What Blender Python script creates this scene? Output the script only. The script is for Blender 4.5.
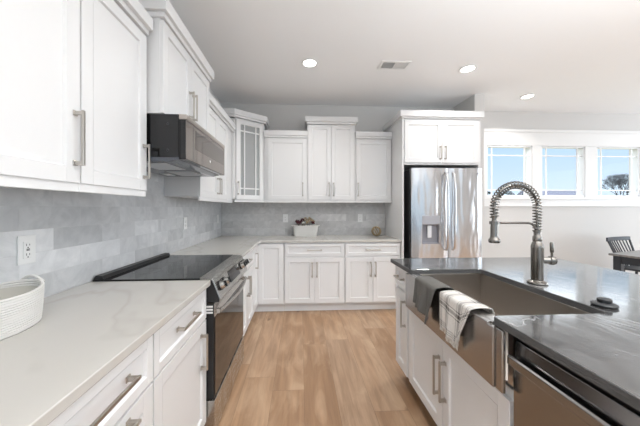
import bpy, bmesh, math, random
from mathutils import Vector, Matrix, Euler
random.seed(7)
PI = math.pi
for o in list(bpy.data.objects): bpy.data.objects.remove(o)
S = bpy.context.scene
C = S.collection

# ------------------------------------------------------------------ camera
cd = bpy.data.cameras.new('camera'); cam = bpy.data.objects.new('camera', cd); C.objects.link(cam)
cam.location = (0, 0, 1.32); cam.rotation_euler = (PI/2, 0, -0.05)
cd.sensor_width = 36; cd.lens = 264/640*36
cd.shift_x = (320-313.5)/640; cd.shift_y = -(213-207.87)/640
cd.clip_start = .02; cd.clip_end = 500
S.camera = cam

# ------------------------------------------------------------------ view, world
S.view_settings.view_transform = 'Standard'; S.view_settings.look = 'None'
S.view_settings.gamma = 1; S.view_settings.use_curve_mapping = False
S.view_settings.exposure = -0.09
w = bpy.data.worlds.new('sky'); S.world = w; w.use_nodes = True
nt = w.node_tree; bg = nt.nodes['Background']
tc = nt.nodes.new('ShaderNodeTexCoord'); sx = nt.nodes.new('ShaderNodeSeparateXYZ'); cr = nt.nodes.new('ShaderNodeValToRGB')
nt.links.new(tc.outputs['Generated'], sx.inputs[0]); nt.links.new(sx.outputs['Z'], cr.inputs[0]); nt.links.new(cr.outputs[0], bg.inputs[0])
cr.color_ramp.elements.new(.19); cr.color_ramp.elements.new(.5)
e = cr.color_ramp.elements
e[0].position = 0.0; e[0].color = (.74, .88, 1.0, 1)
e[1].position = .195; e[1].color = (.50, .72, .95, 1)          # clear blue band above the horizon
e[2].position = .235; e[2].color = (3.0, 3.2, 3.4, 1)            # brightened above the window view, added for glare on the island
e[3].position = 1.0; e[3].color = (1.8, 2.0, 2.3, 1)
bg.inputs[1].default_value = 1.15

def area(name, loc, rot, sx_, sy_, energy, col=(1, 1, 1), spread=PI):
    l = bpy.data.lights.new(name, 'AREA'); l.shape = 'RECTANGLE'; l.size = sx_; l.size_y = sy_; l.energy = energy; l.color = col; l.spread = spread
    o = bpy.data.objects.new(name, l); C.objects.link(o); o.location = loc; o.rotation_euler = rot; return o
# added fill lamps in the unseen rear and right-hand openings, in place of daylight
area('rear_fill', (1.6, -2.95, 1.35), (PI/2+.25, 0, PI), 5.0, 2.2, 145, (.88, .94, 1))
area('side_fill', (7.35, 1.0, 1.4), (PI/2+.30, 0, PI/2), 4.2, 2.1, 150, (.86, .93, 1))
# added lamp behind the camera, aimed up to brighten the ceiling
area('ceiling_fill', (1.7, -.6, 1.6), (PI-.25, 0, 0), 1.8, 1.8, 118, (.92, .965, 1), 2.3)

# ------------------------------------------------------------------ materials
def mat(name, col, rough=.5, metal=0, spec=None, coat=0, emit=None, trans=0, ior=None):
    m = bpy.data.materials.new(name); m.use_nodes = True
    b = m.node_tree.nodes['Principled BSDF']
    b.inputs['Base Color'].default_value = (*col, 1); b.inputs['Roughness'].default_value = rough; b.inputs['Metallic'].default_value = metal
    if spec is not None: b.inputs['Specular IOR Level'].default_value = spec
    if coat: b.inputs['Coat Weight'].default_value = coat; b.inputs['Coat Roughness'].default_value = .08
    if emit: b.inputs['Emission Color'].default_value = (*emit[0], 1); b.inputs['Emission Strength'].default_value = emit[1]
    if trans: b.inputs['Transmission Weight'].default_value = trans
    if ior: b.inputs['IOR'].default_value = ior
    return m
class G:                                        # small node-graph helper
    def __init__(s, m): s.t = m.node_tree; s.b = s.t.nodes['Principled BSDF']
    def n(s, k, **kw):
        x = s.t.nodes.new(k)
        for a, v in kw.items(): setattr(x, a, v)
        return x
    def l(s, a, b): s.t.links.new(a, b)
    def put(s, inp, v):
        if hasattr(v, 'is_linked') or hasattr(v, 'links'): s.l(v, inp)
        else: inp.default_value = v
    def m(s, op, a, b=0.0, c=0.0):
        x = s.n('ShaderNodeMath', operation=op)
        s.put(x.inputs[0], a); s.put(x.inputs[1], b); s.put(x.inputs[2], c); return x.outputs[0]
    def pos(s):
        x = s.n('ShaderNodeNewGeometry'); y = s.n('ShaderNodeSeparateXYZ'); s.l(x.outputs['Position'], y.inputs[0]); return y.outputs
    def comb(s, a, b, c):
        x = s.n('ShaderNodeCombineXYZ')
        for i, v in enumerate((a, b, c)): s.put(x.inputs[i], v)
        return x.outputs[0]
    def noise(s, vec, scale, detail=3, rough=.5, dist=0):
        x = s.n('ShaderNodeTexNoise'); 
        if vec is not None: s.l(vec, x.inputs['Vector'])
        x.inputs['Scale'].default_value = scale; x.inputs['Detail'].default_value = detail; x.inputs['Roughness'].default_value = rough; x.inputs['Distortion'].default_value = dist
        return x.outputs['Fac']
    def white(s, vec):
        x = s.n('ShaderNodeTexWhiteNoise'); s.l(vec, x.inputs['Vector']); return x.outputs['Value']
    def ramp(s, f, stops):
        x = s.n('ShaderNodeValToRGB'); s.l(f, x.inputs[0]); r = x.color_ramp
        while len(r.elements) < len(stops): r.elements.new(.5)
        for el, (p, c) in zip(r.elements, stops): el.position = p; el.color = (*c, 1)
        return x.outputs[0]
    def mix(s, f, a, b, mode='MIX'):
        x = s.n('ShaderNodeMix', data_type='RGBA', blend_type=mode)
        s.put(x.inputs[0], f)
        for i, v in ((6, a), (7, b)):
            if isinstance(v, tuple): x.inputs[i].default_value = (*v, 1)
            else: s.l(v, x.inputs[i])
        return x.outputs[2]
    def bump(s, h, dist, strength=1):
        x = s.n('ShaderNodeBump'); s.l(h, x.inputs['Height']); x.inputs['Distance'].default_value = dist; x.inputs['Strength'].default_value = strength
        s.l(x.outputs[0], s.b.inputs['Normal'])
    def color(s, c): s.l(c, s.b.inputs['Base Color'])

def cells(g, u, v, cw, ch, running=None, seed=0.0):
    """rows along u of length cw, rows stacked along v of height ch -> (cell random, gap mask 0..1 at joints, row)"""
    row = g.m('FLOOR', g.m('DIVIDE', v, ch))
    off = g.m('MULTIPLY', row, running) if running is not None else g.white(g.comb(row, seed, 3.1))
    uu = g.m('ADD', g.m('DIVIDE', u, cw), off)
    colm = g.m('FLOOR', uu)
    r = g.white(g.comb(row, colm, seed))
    fu = g.m('FRACT', uu); fv = g.m('FRACT', g.m('DIVIDE', v, ch))
    du = g.m('MULTIPLY', g.m('MINIMUM', fu, g.m('SUBTRACT', 1.0, fu)), cw)
    dv = g.m('MULTIPLY', g.m('MINIMUM', fv, g.m('SUBTRACT', 1.0, fv)), ch)
    return r, g.m('MINIMUM', du, dv)

M = {}
M['white'] = mat('cabinet_paint', (.76, .76, .76), .38)
M['trim'] = mat('trim_paint', (.82, .82, .81), .4)
M['vinyl'] = mat('window_vinyl', (.85, .86, .87), .35)
M['ceil'] = mat('ceiling_paint', (.87, .87, .87), .9)
M['wall'] = mat('wall_paint', (.655, .645, .63), .85)
g = G(M['wall']); g.bump(g.noise(None, 180), .0006)
g = G(M['ceil']); g.bump(g.noise(None, 140), .0006)
M['nickel'] = mat('brushed_nickel', (.50, .47, .43), .28, 1)
M['faucet'] = mat('faucet_nickel', (.27, .255, .235), .25, 1)
M['dark'] = mat('black_plastic', (.012, .012, .013), .3)
M['blackglass'] = mat('black_glass', (.008, .008, .009), .04, 0, .5)
M['plastic'] = mat('white_plastic', (.82, .82, .81), .3)
M['slot'] = mat('outlet_slot', (.05, .05, .05), .5)
M['rubber'] = mat('dark_rubber', (.03, .032, .035), .45)
M['lamp'] = mat('lamp_lens', (1, 1, 1), .5, emit=((1, .97, .92), 9))
M['glass'] = bpy.data.materials.new('clear_glass'); M['glass'].use_nodes = True
_t = M['glass'].node_tree; _t.nodes.remove(_t.nodes['Principled BSDF'])
_tr = _t.nodes.new('ShaderNodeBsdfTransparent'); _gl = _t.nodes.new('ShaderNodeBsdfGlossy'); _gl.inputs['Roughness'].default_value = .02
_fr = _t.nodes.new('ShaderNodeFresnel'); _fr.inputs[0].default_value = 1.12; _mx = _t.nodes.new('ShaderNodeMixShader')
_t.links.new(_fr.outputs[0], _mx.inputs[0]); _t.links.new(_tr.outputs[0], _mx.inputs[1]); _t.links.new(_gl.outputs[0], _mx.inputs[2]); _t.links.new(_mx.outputs[0], _t.nodes['Material Output'].inputs[0])
M['seeded_glass'] = mat('seeded_glass', (.62, .64, .64), .25, trans=.45, ior=1.2)
M['shelf_glass'] = mat('frosted_shelf', (.8, .82, .82), .3)

def steel(name, col, rough, axis, wav=0):
    m = mat(name, col, rough, 1); g = G(m); p = g.pos()
    sc = {'z': (260, 260, 3), 'x': (3, 260, 260), 'y': (260, 3, 260)}[axis]
    v = g.comb(g.m('MULTIPLY', p['X'], sc[0]), g.m('MULTIPLY', p['Y'], sc[1]), g.m('MULTIPLY', p['Z'], sc[2]))
    n = g.noise(v, 3, 2)
    r = g.m('MULTIPLY_ADD', n, .06, rough-.03); g.l(r, g.b.inputs['Roughness'])
    if wav:
        v2 = g.comb(g.m('MULTIPLY', p['X'], 7), p['Y'], g.m('MULTIPLY', p['Z'], 1.6))
        g.bump(g.noise(v2, 1.4, 1), wav)
    return m
M['fridge'] = steel('fridge_steel', (.66, .66, .67), .24, 'z', .016)
M['steel'] = steel('range_steel', (.52, .51, .49), .27, 'y')
M['sinksteel'] = mat('sink_steel', (.40, .39, .38), .25, 1)
M['basin'] = mat('basin_steel', (.56, .52, .48), .30, 1)
M['dwsteel'] = mat('dishwasher_steel', (.33, .325, .325), .22, 1)
M['mwfront'] = mat('microwave_glass_front', (.27, .24, .22), .05, .9)
M['mwtrim'] = mat('microwave_trim', (.52, .47, .43), .3, .9)
M['mwbase'] = mat('microwave_underside', (.11, .12, .14), .15, .4)

# oak planks
m = mat('oak_planks', (.4, .3, .2), .42); M['oak'] = m; g = G(m); p = g.pos()
X = g.m('ADD', p['X'], 20.086)
r, gap = cells(g, p['Y'], X, 1.9, .226, None, 4.0)
gv = g.comb(g.m('MULTIPLY', X, 1.0), g.m('MULTIPLY_ADD', p['Y'], .07, g.m('MULTIPLY', r, 30)), g.m('MULTIPLY', r, 50))
g1 = g.noise(gv, 26, 6, .62, .6)
gv2 = g.comb(X, g.m('MULTIPLY_ADD', p['Y'], .30, g.m('MULTIPLY', r, 17)), g.m('MULTIPLY', r, 9))
g2 = g.noise(gv2, 5.5, 4, .55, 1.2)
base = g.ramp(r, [(0, (.345, .200, .108)), (.3, (.41, .248, .142)), (.65, (.475, .300, .180)), (1, (.455, .305, .198))])
c = g.mix(g.ramp(g1, [(.32, (0, 0, 0)), (.62, (1, 1, 1))]), g.mix(.62, base, (.22, .125, .07)), base)
c = g.mix(g.ramp(g2, [(.46, (0, 0, 0)), (.70, (.55, .55, .55))]), c, (.62, .44, .29))
kn = g.n('ShaderNodeTexVoronoi'); g.l(g.comb(g.m('MULTIPLY', X, 1.0), g.m('MULTIPLY', p['Y'], .5), r), kn.inputs['Vector']); kn.inputs['Scale'].default_value = 4.2
kk = g.ramp(kn.outputs['Distance'], [(.03, (1, 1, 1)), (.13, (0, 0, 0))])
kr = g.m('MULTIPLY', kk, g.m('GREATER_THAN', g.noise(g.comb(p['X'], p['Y'], 0.0), 1.9, 1), .47))
c = g.mix(g.m('MULTIPLY', kr, .9), c, (.17, .09, .045))
c = g.mix(g.m('MULTIPLY', g.m('LESS_THAN', gap, .0012), .55), c, (.10, .055, .03))
g.color(c); g.bump(g1, .0008)
g.l(g.m('MULTIPLY_ADD', g1, .15, .34), g.b.inputs['Roughness'])

# marble tile
def tile(name, axis):
    m = mat(name, (.6, .6, .6), .28); g = G(m); p = g.pos()
    u = p[axis]; z = g.m('SUBTRACT', p['Z'], .920)
    u = g.m('ADD', u, 30.422); z = g.m('ADD', z, 1.02)
    r, gap = cells(g, u, z, .305, .102, .5, 2.0)
    r2 = g.white(g.comb(g.m('FLOOR', g.m('DIVIDE', z, .102)), r, 9.0))
    b = g.ramp(r, [(0, (.48, .49, .50)), (.35, (.56, .57, .58)), (.7, (.62, .63, .64)), (1, (.78, .79, .80))])
    if axis == 'X':
        b = g.mix(.45, b, (.50, .465, .43))
    v = g.comb(g.m('MULTIPLY_ADD', r2, 20, u), g.m('MULTIPLY', r, 20), z)
    n = g.noise(v, 7, 6, .6, 1.6)
    c = g.mix(g.ramp(n, [(.36, (0, 0, 0)), (.66, (1, 1, 1))]), g.mix(.30, b, (.40, .41, .42)), g.mix(.25, b, (.85, .85, .85)))
    c = g.mix(g.m('MULTIPLY', g.m('LESS_THAN', gap, .0011), .55), c, (.60, .60, .60))
    g.color(c)
    g.bump(g.m('ADD', g.m('MULTIPLY', g.m('MINIMUM', gap, .003), 300.0), g.m('MULTIPLY', r2, .6)), .001, .7)
    return m
M['tileY'] = tile('marble_tile_side', 'Y'); M['tileX'] = tile('marble_tile_back', 'X')

# quartz
m = mat('white_quartz', (.7, .69, .67), .20); M['quartz'] = m; g = G(m); p = g.pos()
v = g.comb(g.m('MULTIPLY', p['X'], 1.0), g.m('MULTIPLY', p['Y'], .45), p['Z'])
n = g.noise(v, 1.5, 4, .5, .5)
vein = g.ramp(g.m('ABSOLUTE', g.m('SUBTRACT', n, .5)), [(0, (1, 1, 1)), (.018, (0, 0, 0))])
n2 = g.noise(v, 1.2, 3)
c = g.mix(g.ramp(n2, [(.3, (0, 0, 0)), (.7, (1, 1, 1))]), (.51, .49, .455), (.57, .555, .525))
c = g.mix(g.m('MULTIPLY', vein, .28), c, (.36, .33, .29)); g.color(c)

# soapstone
m = mat('dark_soapstone', (.05, .05, .052), .22, 0, .6); M['stone'] = m; g = G(m); p = g.pos()
rot = g.comb(g.m('MULTIPLY_ADD', p['Y'], .55, p['X']), g.m('MULTIPLY_ADD', p['X'], -.6, g.m('MULTIPLY', p['Y'], .4)), p['Z'])
n = g.noise(rot, 2.2, 6, .55, .8)
n3 = g.noise(rot, 9, 8, .68, .8)
c = g.mix(g.ramp(n3, [(.35, (0, 0, 0)), (.7, (1, 1, 1))]), (.022, .022, .023), (.13, .13, .132))
vein = g.ramp(g.m('ABSOLUTE', g.m('SUBTRACT', n, .5)), [(0, (1, 1, 1)), (.007, (0, 0, 0))])
c = g.mix(g.m('MULTIPLY', vein, g.m('MULTIPLY', g.noise(None, 2.0, 2), 1.0)), c, (.42, .42, .43)); g.color(c)
g.l(g.m('MULTIPLY_ADD', n3, .06, .06), g.b.inputs['Roughness'])
g.b.inputs['IOR'].default_value = 2.0
g.bump(n3, .0012, .4)

m = mat('chiselled_stone_edge', (.05, .05, .05), .55); M['stone_edge'] = m; g = G(m); n = g.noise(None, 45, 6, .7)
g.color(g.ramp(n, [(.35, (.015, .015, .016)), (.68, (.15, .15, .15))])); g.bump(n, .006, .8)
def fabric(name, col, scale=900):
    m = mat(name, col, .95); g = G(m); g.bump(g.noise(None, scale, 2), .0008); return m
M['graytowel'] = fabric('charcoal_terry', (.12, .115, .106), 700)
M['cotton'] = mat('white_cotton_rope', (.74, .73, .70), .9)
g = G(M['cotton']); p = g.pos()
wv = g.m('SINE', g.m('MULTIPLY', p['Z'], 900.0)); g.bump(g.m('ADD', g.m('MULTIPLY', wv, .5), g.noise(None, 300, 2)), .0012)
M['linen'] = fabric('ivory_lining', (.60, .58, .52))
# plaid towel (uses the cloth's own UV map)
m = mat('plaid_cotton', (.7, .67, .63), .95); M['plaid'] = m; g = G(m)
uvn = g.n('ShaderNodeUVMap'); s_ = g.n('ShaderNodeSeparateXYZ'); g.l(uvn.outputs[0], s_.inputs[0])
def stripes(x, spans):
    out = None
    for a, b in spans:
        k = g.m('MULTIPLY', g.m('GREATER_THAN', x, a), g.m('LESS_THAN', x, b))
        out = k if out is None else g.m('MAXIMUM', out, k)
    return out
sp_u = [(.03, .05), (.075, .095), (.19, .21), (.24, .32), (.35, .37), (.62, .64), (.67, .75), (.78, .80), (.90, .92), (.945, .965)]
sp_v = [(.04, .055), (.07, .085), (.10, .115), (.33, .345), (.37, .42), (.445, .46), (.74, .755), (.78, .83)]
su = stripes(s_.outputs['X'], sp_u); sv = stripes(s_.outputs['Y'], sp_v)
k = g.m('ADD', g.m('MULTIPLY', su, .48), g.m('MULTIPLY', sv, .52))
c = g.mix(g.ramp(g.noise(None, 60, 3), [(.4, (0, 0, 0)), (.6, (1, 1, 1))]), (.60, .57, .53), (.70, .675, .64))
g.color(g.mix(k, c, (.07, .062, .06))); g.bump(g.noise(None, 900, 2), .0008)
M['fringe'] = fabric('ivory_fringe', (.66, .64, .60))
M['rattan'] = mat('gilded_rattan', (.36, .27, .15), .5)
M['darkwood'] = mat('charcoal_painted_wood', (.025, .030, .038), .4)
M['tabletop'] = mat('grey_washed_wood', (.16, .155, .15), .35); g = G(M['tabletop']); p = g.pos()
n = g.noise(g.comb(g.m('MULTIPLY', p['X'], 1.5), g.m('MULTIPLY', p['Y'], 20), 0.0), 2, 4); g.color(g.ramp(n, [(.3, (.13, .125, .12)), (.7, (.24, .235, .225))]))
M['burgundy'] = mat('dried_burgundy_petal', (.09, .02, .03), .8)
M['beige'] = mat('dried_beige_petal', (.42, .33, .22), .8)
M['sage'] = mat('blue_grey_leaf', (.26, .33, .36), .7)
M['twig'] = mat('brown_twig', (.13, .09, .06), .8)
M['roof'] = mat('grey_shingles', (.17, .18, .23), .9)
M['siding'] = mat('pale_siding', (.55, .55, .55), .8)
M['bark'] = mat('dark_bark', (.055, .06, .07), .9)
M['evergreen'] = mat('evergreen_needles', (.03, .05, .055), .9)
M['shrub'] = mat('bare_shrub', (.17, .20, .22), .9)
M['grass'] = mat('winter_grass', (.30, .30, .18), .95); g = G(M['grass']); g.color(g.ramp(g.noise(None, .6, 5), [(.3, (.22, .24, .12)), (.7, (.38, .36, .22))]))

# ------------------------------------------------------------------ mesh helpers
class MB:
    def __init__(s): s.b = bmesh.new(); s.uv = None
    def box(s, x0, x1, y0, y1, z0, z1):
        v = [s.b.verts.new(p) for p in ((x0, y0, z0), (x1, y0, z0), (x1, y1, z0), (x0, y1, z0), (x0, y0, z1), (x1, y0, z1), (x1, y1, z1), (x0, y1, z1))]
        for f in ((0, 3, 2, 1), (4, 5, 6, 7), (0, 1, 5, 4), (1, 2, 6, 5), (2, 3, 7, 6), (3, 0, 4, 7)): s.b.faces.new([v[i] for i in f])
        return s
    def prism(s, pts, lo, hi, axis='z'):
        """extrude a closed outline; axis z: pts are (x,y); axis x: (y,z); axis y: (x,z)"""
        f = {'z': lambda a, b, c: (a, b, c), 'x': lambda a, b, c: (c, a, b), 'y': lambda a, b, c: (a, c, b)}[axis]
        A = [s.b.verts.new(f(a, b, lo)) for a, b in pts]; B = [s.b.verts.new(f(a, b, hi)) for a, b in pts]
        n = len(pts); s.b.faces.new(A[::-1]); s.b.faces.new(B)
        for i in range(n): s.b.faces.new((A[i], A[(i+1) % n], B[(i+1) % n], B[i]))
        return s
    def tube(s, path, rad, n=10, closed=False, caps=True):
        P = [Vector(p) for p in path]; N = len(P); R = rad if hasattr(rad, '__len__') else [rad]*N
        rings = []; up = None
        for i in range(N):
            a = P[(i-1) % N] if (closed or i > 0) else P[i]; b = P[(i+1) % N] if (closed or i < N-1) else P[i]
            t = (b-a).normalized()
            if up is None: up = Vector((0, 0, 1)) if abs(t.z) < .9 else Vector((1, 0, 0))
            u = t.cross(up)
            if u.length < 1e-5: u = t.orthogonal()
            u.normalize(); v = u.cross(t).normalized(); up = v
            rings.append([s.b.verts.new(P[i]+(u*math.cos(2*PI*k/n)+v*math.sin(2*PI*k/n))*R[i]) for k in range(n)])
        for i in range(N if closed else N-1):
            A, B = rings[i], rings[(i+1) % N]
            for k in range(n): s.b.faces.new((A[k], A[(k+1) % n], B[(k+1) % n], B[k]))
        if caps and not closed: s.b.faces.new(rings[0][::-1]); s.b.faces.new(rings[-1])
        return s
    def cyl(s, a, b, r, n=20, r2=None): return s.tube([a, b], [r, r if r2 is None else r2], n)
    def lathe(s, prof, c=(0, 0, 0), n=28, axis='z', sx=1, sy=1, cap=True):
        rings = []
        for r, h in prof:
            ring = []
            for k in range(n):
                a = 2*PI*k/n; q = (r*math.cos(a)*sx, r*math.sin(a)*sy, h)
                if axis == 'x': q = (h, q[0], q[1])
                if axis == 'y': q = (q[0], h, q[1])
                ring.append(s.b.verts.new((q[0]+c[0], q[1]+c[1], q[2]+c[2])))
            rings.append(ring)
        for A, B in zip(rings, rings[1:]):
            for k in range(n): s.b.faces.new((A[k], A[(k+1) % n], B[(k+1) % n], B[k]))
        if cap: s.b.faces.new(rings[0][::-1]); s.b.faces.new(rings[-1])
        return s
    def ball(s, c, r, sub=1, sq=(1, 1, 1)):
        bmesh.ops.create_icosphere(s.b, subdivisions=sub, radius=r, matrix=Matrix.Translation(c) @ Matrix.Diagonal((*sq, 1))); return s
    def quad(s, *p): s.b.faces.new([s.b.verts.new(q) for q in p]); return s
    def build(s, name, m, parent=None, bevel=0, smooth=False, seg=2, recalc=True):
        if recalc: bmesh.ops.recalc_face_normals(s.b, faces=s.b.faces)
        me = bpy.data.meshes.new(name); s.b.to_mesh(me); s.b.free()
        o = bpy.data.objects.new(name, me); C.objects.link(o); me.materials.append(m)
        if smooth:
            for f in me.polygons: f.use_smooth = True
            me.set_sharp_from_angle(angle=math.radians(40))
        if parent: o.parent = parent
        if bevel:
            b = o.modifiers.new('bevel', 'BEVEL'); b.width = bevel; b.segments = seg; b.limit_method = 'ANGLE'; b.angle_limit = math.radians(35)
        return o
def tag(o, label=None, cat=None, group=None, kind=None):
    for k, v in (('label', label), ('category', cat), ('group', group), ('kind', kind)):
        if v: o[k] = v
    return o
def thing(name, label, cat, loc=(0, 0, 0), rz=0, group=None):
    o = bpy.data.objects.new(name, None); C.objects.link(o); o.empty_display_size = .1
    o.location = loc; o.rotation_euler = (0, 0, rz); return tag(o, label, cat, group)
def struct(name, mb, m, parent=None, label=None, **k):
    o = mb.build(name, m, parent, **k)
    if not parent: o['kind'] = 'structure'
    if label: o['label'] = label
    return o
def copy_tree(o, parent=None):
    c = o.copy(); C.objects.link(c); c.parent = parent
    for ch in [q for q in bpy.data.objects if q.parent == o]: copy_tree(ch, c)
    return c
def carve(o, x0, x1, y0, y1, z0, z1):
    c = MB().box(x0, x1, y0, y1, z0, z1).build('cutter', M['dark'])
    if o.parent: c.parent = o.parent
    md = o.modifiers.new('cut', 'BOOLEAN'); md.object = c; md.operation = 'DIFFERENCE'; md.solver = 'EXACT'
    bpy.context.view_layer.update()
    me = bpy.data.meshes.new_from_object(o.evaluated_get(bpy.context.evaluated_depsgraph_get()))
    o.modifiers.clear(); o.data = me; bpy.data.objects.remove(c)

# ------------------------------------------------------------------ setting
XL, YB, YW, CH = -1.165, 3.95, 4.07, 2.86
XR, YR = 7.5, -3.1
struct('floor', MB().box(XL-.1, XR+.1, YR-.1, YW+.12, -.05, 0), M['oak'])
struct('ceiling', MB().box(XL-.1, XR+.1, YR-.1, YW+.12, CH, CH+.08), M['ceil'])
struct('wall_left', MB().box(XL-.1, XL, YR-.1, YB+.12, 0, CH), M['wall'])
struct('wall_back', MB().box(XL, 2.44, YB, YB+.12, 0, CH), M['wall'])
struct('trim_1', MB().box(2.350, 2.485, 3.45, YB, 0, CH), M['wall'], label='short end wall beside the fridge cabinet')
wx = [(2.96, 3.71), (3.875, 4.605), (4.815, 5.545)]; WZ0, WZ1 = 1.507, 2.307
mb = MB().box(2.44, XR+.1, YW, YW+.12, 0, WZ0).box(2.44, XR+.1, YW, YW+.12, WZ1, CH)
xs = [2.44]+[v for ab in wx for v in ab]+[XR+.1]
for i in range(0, len(xs), 2): mb.box(xs[i], xs[i+1], YW, YW+.12, WZ0, WZ1)
struct('wall_window_side', mb, M['wall'])
# right and rear walls; each opening is unglazed, added for the fill lamps
struct('wall_right', MB().box(XR, XR+.1, YR, -1.2, 0, CH).box(XR, XR+.1, 3.2, YW, 0, CH).box(XR, XR+.1, -1.2, 3.2, 2.5, CH).box(XR, XR+.1, -1.2, 3.2, 0, .3), M['wall'])
struct('wall_rear', MB().box(XL, -1.0, YR-.1, YR, 0, CH).box(4.2, XR, YR-.1, YR, 0, CH).box(-1.0, 4.2, YR-.1, YR, 2.5, CH).box(-1.0, 4.2, YR-.1, YR, 0, .15), M['wall'])
struct('trim_2', MB().box(2.487, 6.1, YW-.022, YW, 2.315, 2.53).box(2.487, 6.1, YW-.035, YW, 2.53, 2.575), M['trim'], bevel=.002, label='wide white header board above the three windows')
struct('trim_3', MB().box(2.487, 6.1, YW-.020, YW, 1.345, 1.455).box(2.487, 6.12, YW-.045, YW, 1.455, 1.492), M['trim'], bevel=.002, label='white sill and apron board under the three windows')
cas = MB()
for a, b in ((2.487, 2.955), (3.715, 3.87), (4.61, 4.81), (5.55, 5.70)): cas.box(a, b, YW-.018, YW, 1.492, 2.315)
struct('trim_4', cas, M['trim'], bevel=.002, label='white upright casings between the windows')
struct('baseboard_window_side', MB().box(2.487, XR, YW-.015, YW, 0, .13), M['trim'], bevel=.002)
for i, (a, b) in enumerate(wx):
    root = bpy.data.objects.new('window_%d' % (i+1), None); C.objects.link(root); root.location = (0, YW, 0); root['kind'] = 'structure'
    root['label'] = ['left dining window nearest the fridge, partly behind the faucet', 'middle dining window showing a grey roof', 'right dining window showing a bare tree'][i]
    fr = MB(); t = .028
    fr.box(a-.002, b+.002, -.012, .07, WZ0-.012, WZ0+t-.01).box(a-.002, b+.002, -.012, .07, WZ1-.014, WZ1+.002).box(a-.002, a+.016, -.012, .07, WZ0, WZ1).box(b-.016, b+.002, -.012, .07, WZ0, WZ1)
    fr.build('window_frame', M['vinyl'], root, bevel=.002)
    mu = MB(); ins = .10
    for x in (a+ins, b-ins): mu.box(x-.009, x+.009, .006, .021, WZ0+.01, WZ1-.01)
    for z in (WZ0+.10, WZ1-.145): mu.box(a+.01, b-.01, .007, .020, z-.009, z+.009)
    mu.build('muntin_grid', M['vinyl'], root)
    MB().quad((a+.01, .026, WZ0+.01), (b-.01, .026, WZ0+.01), (b-.01, .026, WZ1-.01), (a+.01, .026, WZ1-.01)).build('glass_pane', M['glass'], root)
    if i == 2: MB().box(b-.26, b-.12, -.034, -.013, WZ0+.004, WZ0+.022).build('crank_handle', M['vinyl'], root, bevel=.002)
# backsplash
struct('trim_5', MB().box(XL, XL+.009, -.9, YB, .914, 1.99), M['tileY'], label='pale grey marble tile backsplash on the left wall')
struct('trim_6', MB().box(XL+.009, 1.282, YB-.009, YB, .914, 1.405), M['tileX'], label='grey marble tile backsplash on the back wall')
struct('ground', MB().box(-80, 160, YW+.2, 200, -.35, -.3), M['grass'])

# ------------------------------------------------------------------ ceiling lights and vent
def ceiling_light(x, y, label, watt=9):
    t = thing('recessed_light', label, 'ceiling light', (x, y, CH), 0, 'recessed ceiling lights')
    MB().lathe([(.066, -.002), (.086, -.002), (.092, -.008), (.086, -.012), (.068, -.008)], cap=False).build('trim_ring', M['plastic'], t, smooth=True)
    MB().lathe([(.001, -.005), (.067, -.005), (.067, -.002), (.001, -.002)]).build('lens', M['lamp'], t)
    l = bpy.data.lights.new('recessed_lamp', 'AREA'); l.shape = 'DISK'; l.size = .13; l.energy = watt; l.color = (1, .98, .95); l.spread = 2.4
    o = bpy.data.objects.new('recessed_lamp', l); C.objects.link(o); o.location = (x, y, CH-.014)
ceiling_light(.10, 2.80, 'round recessed ceiling light left of the air vent')
ceiling_light(1.85, 2.83, 'round recessed ceiling light above and just right of the fridge')
ceiling_light(3.13, 3.49, 'small far recessed ceiling light nearest the windows')
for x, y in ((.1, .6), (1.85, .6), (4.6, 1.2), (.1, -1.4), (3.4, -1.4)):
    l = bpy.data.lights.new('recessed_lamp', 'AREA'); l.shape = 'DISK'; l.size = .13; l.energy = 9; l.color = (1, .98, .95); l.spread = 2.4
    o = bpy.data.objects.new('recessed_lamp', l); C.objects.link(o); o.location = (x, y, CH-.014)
t = thing('air_vent', 'white rectangular ceiling air vent with louvres', 'vent', (1.01, 2.80, CH))
mb = MB(); mb.box(-.16, .16, -.085, -.062, -.008, -.001).box(-.16, .16, .062, .085, -.008, -.001).box(-.16, -.135, -.062, .062, -.008, -.001).box(.135, .16, -.062, .062, -.008, -.001).box(-.005, .005, -.062, .062, -.007, -.001)
mb.build('vent_frame', M['plastic'], t, bevel=.001)
MB().box(-.135, .135, -.062, .062, -.0015, -.0006).build('duct_opening', mat('duct_shadow', (.05, .05, .05), .8), t)
mb = MB()
for k in range(15):
    for sgn in (-1, 1):
        x = sgn*(.013+k*.0083); d = .0026 if sgn < 0 else .0045
        mb.quad((x-d, -.062, -.002), (x-d, .062, -.002), (x+d*(.2 if sgn < 0 else .95), .062, -.0065), (x+d*(.2 if sgn < 0 else .95), -.062, -.0065))
mb.build('louvres', M['plastic'], t)

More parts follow.
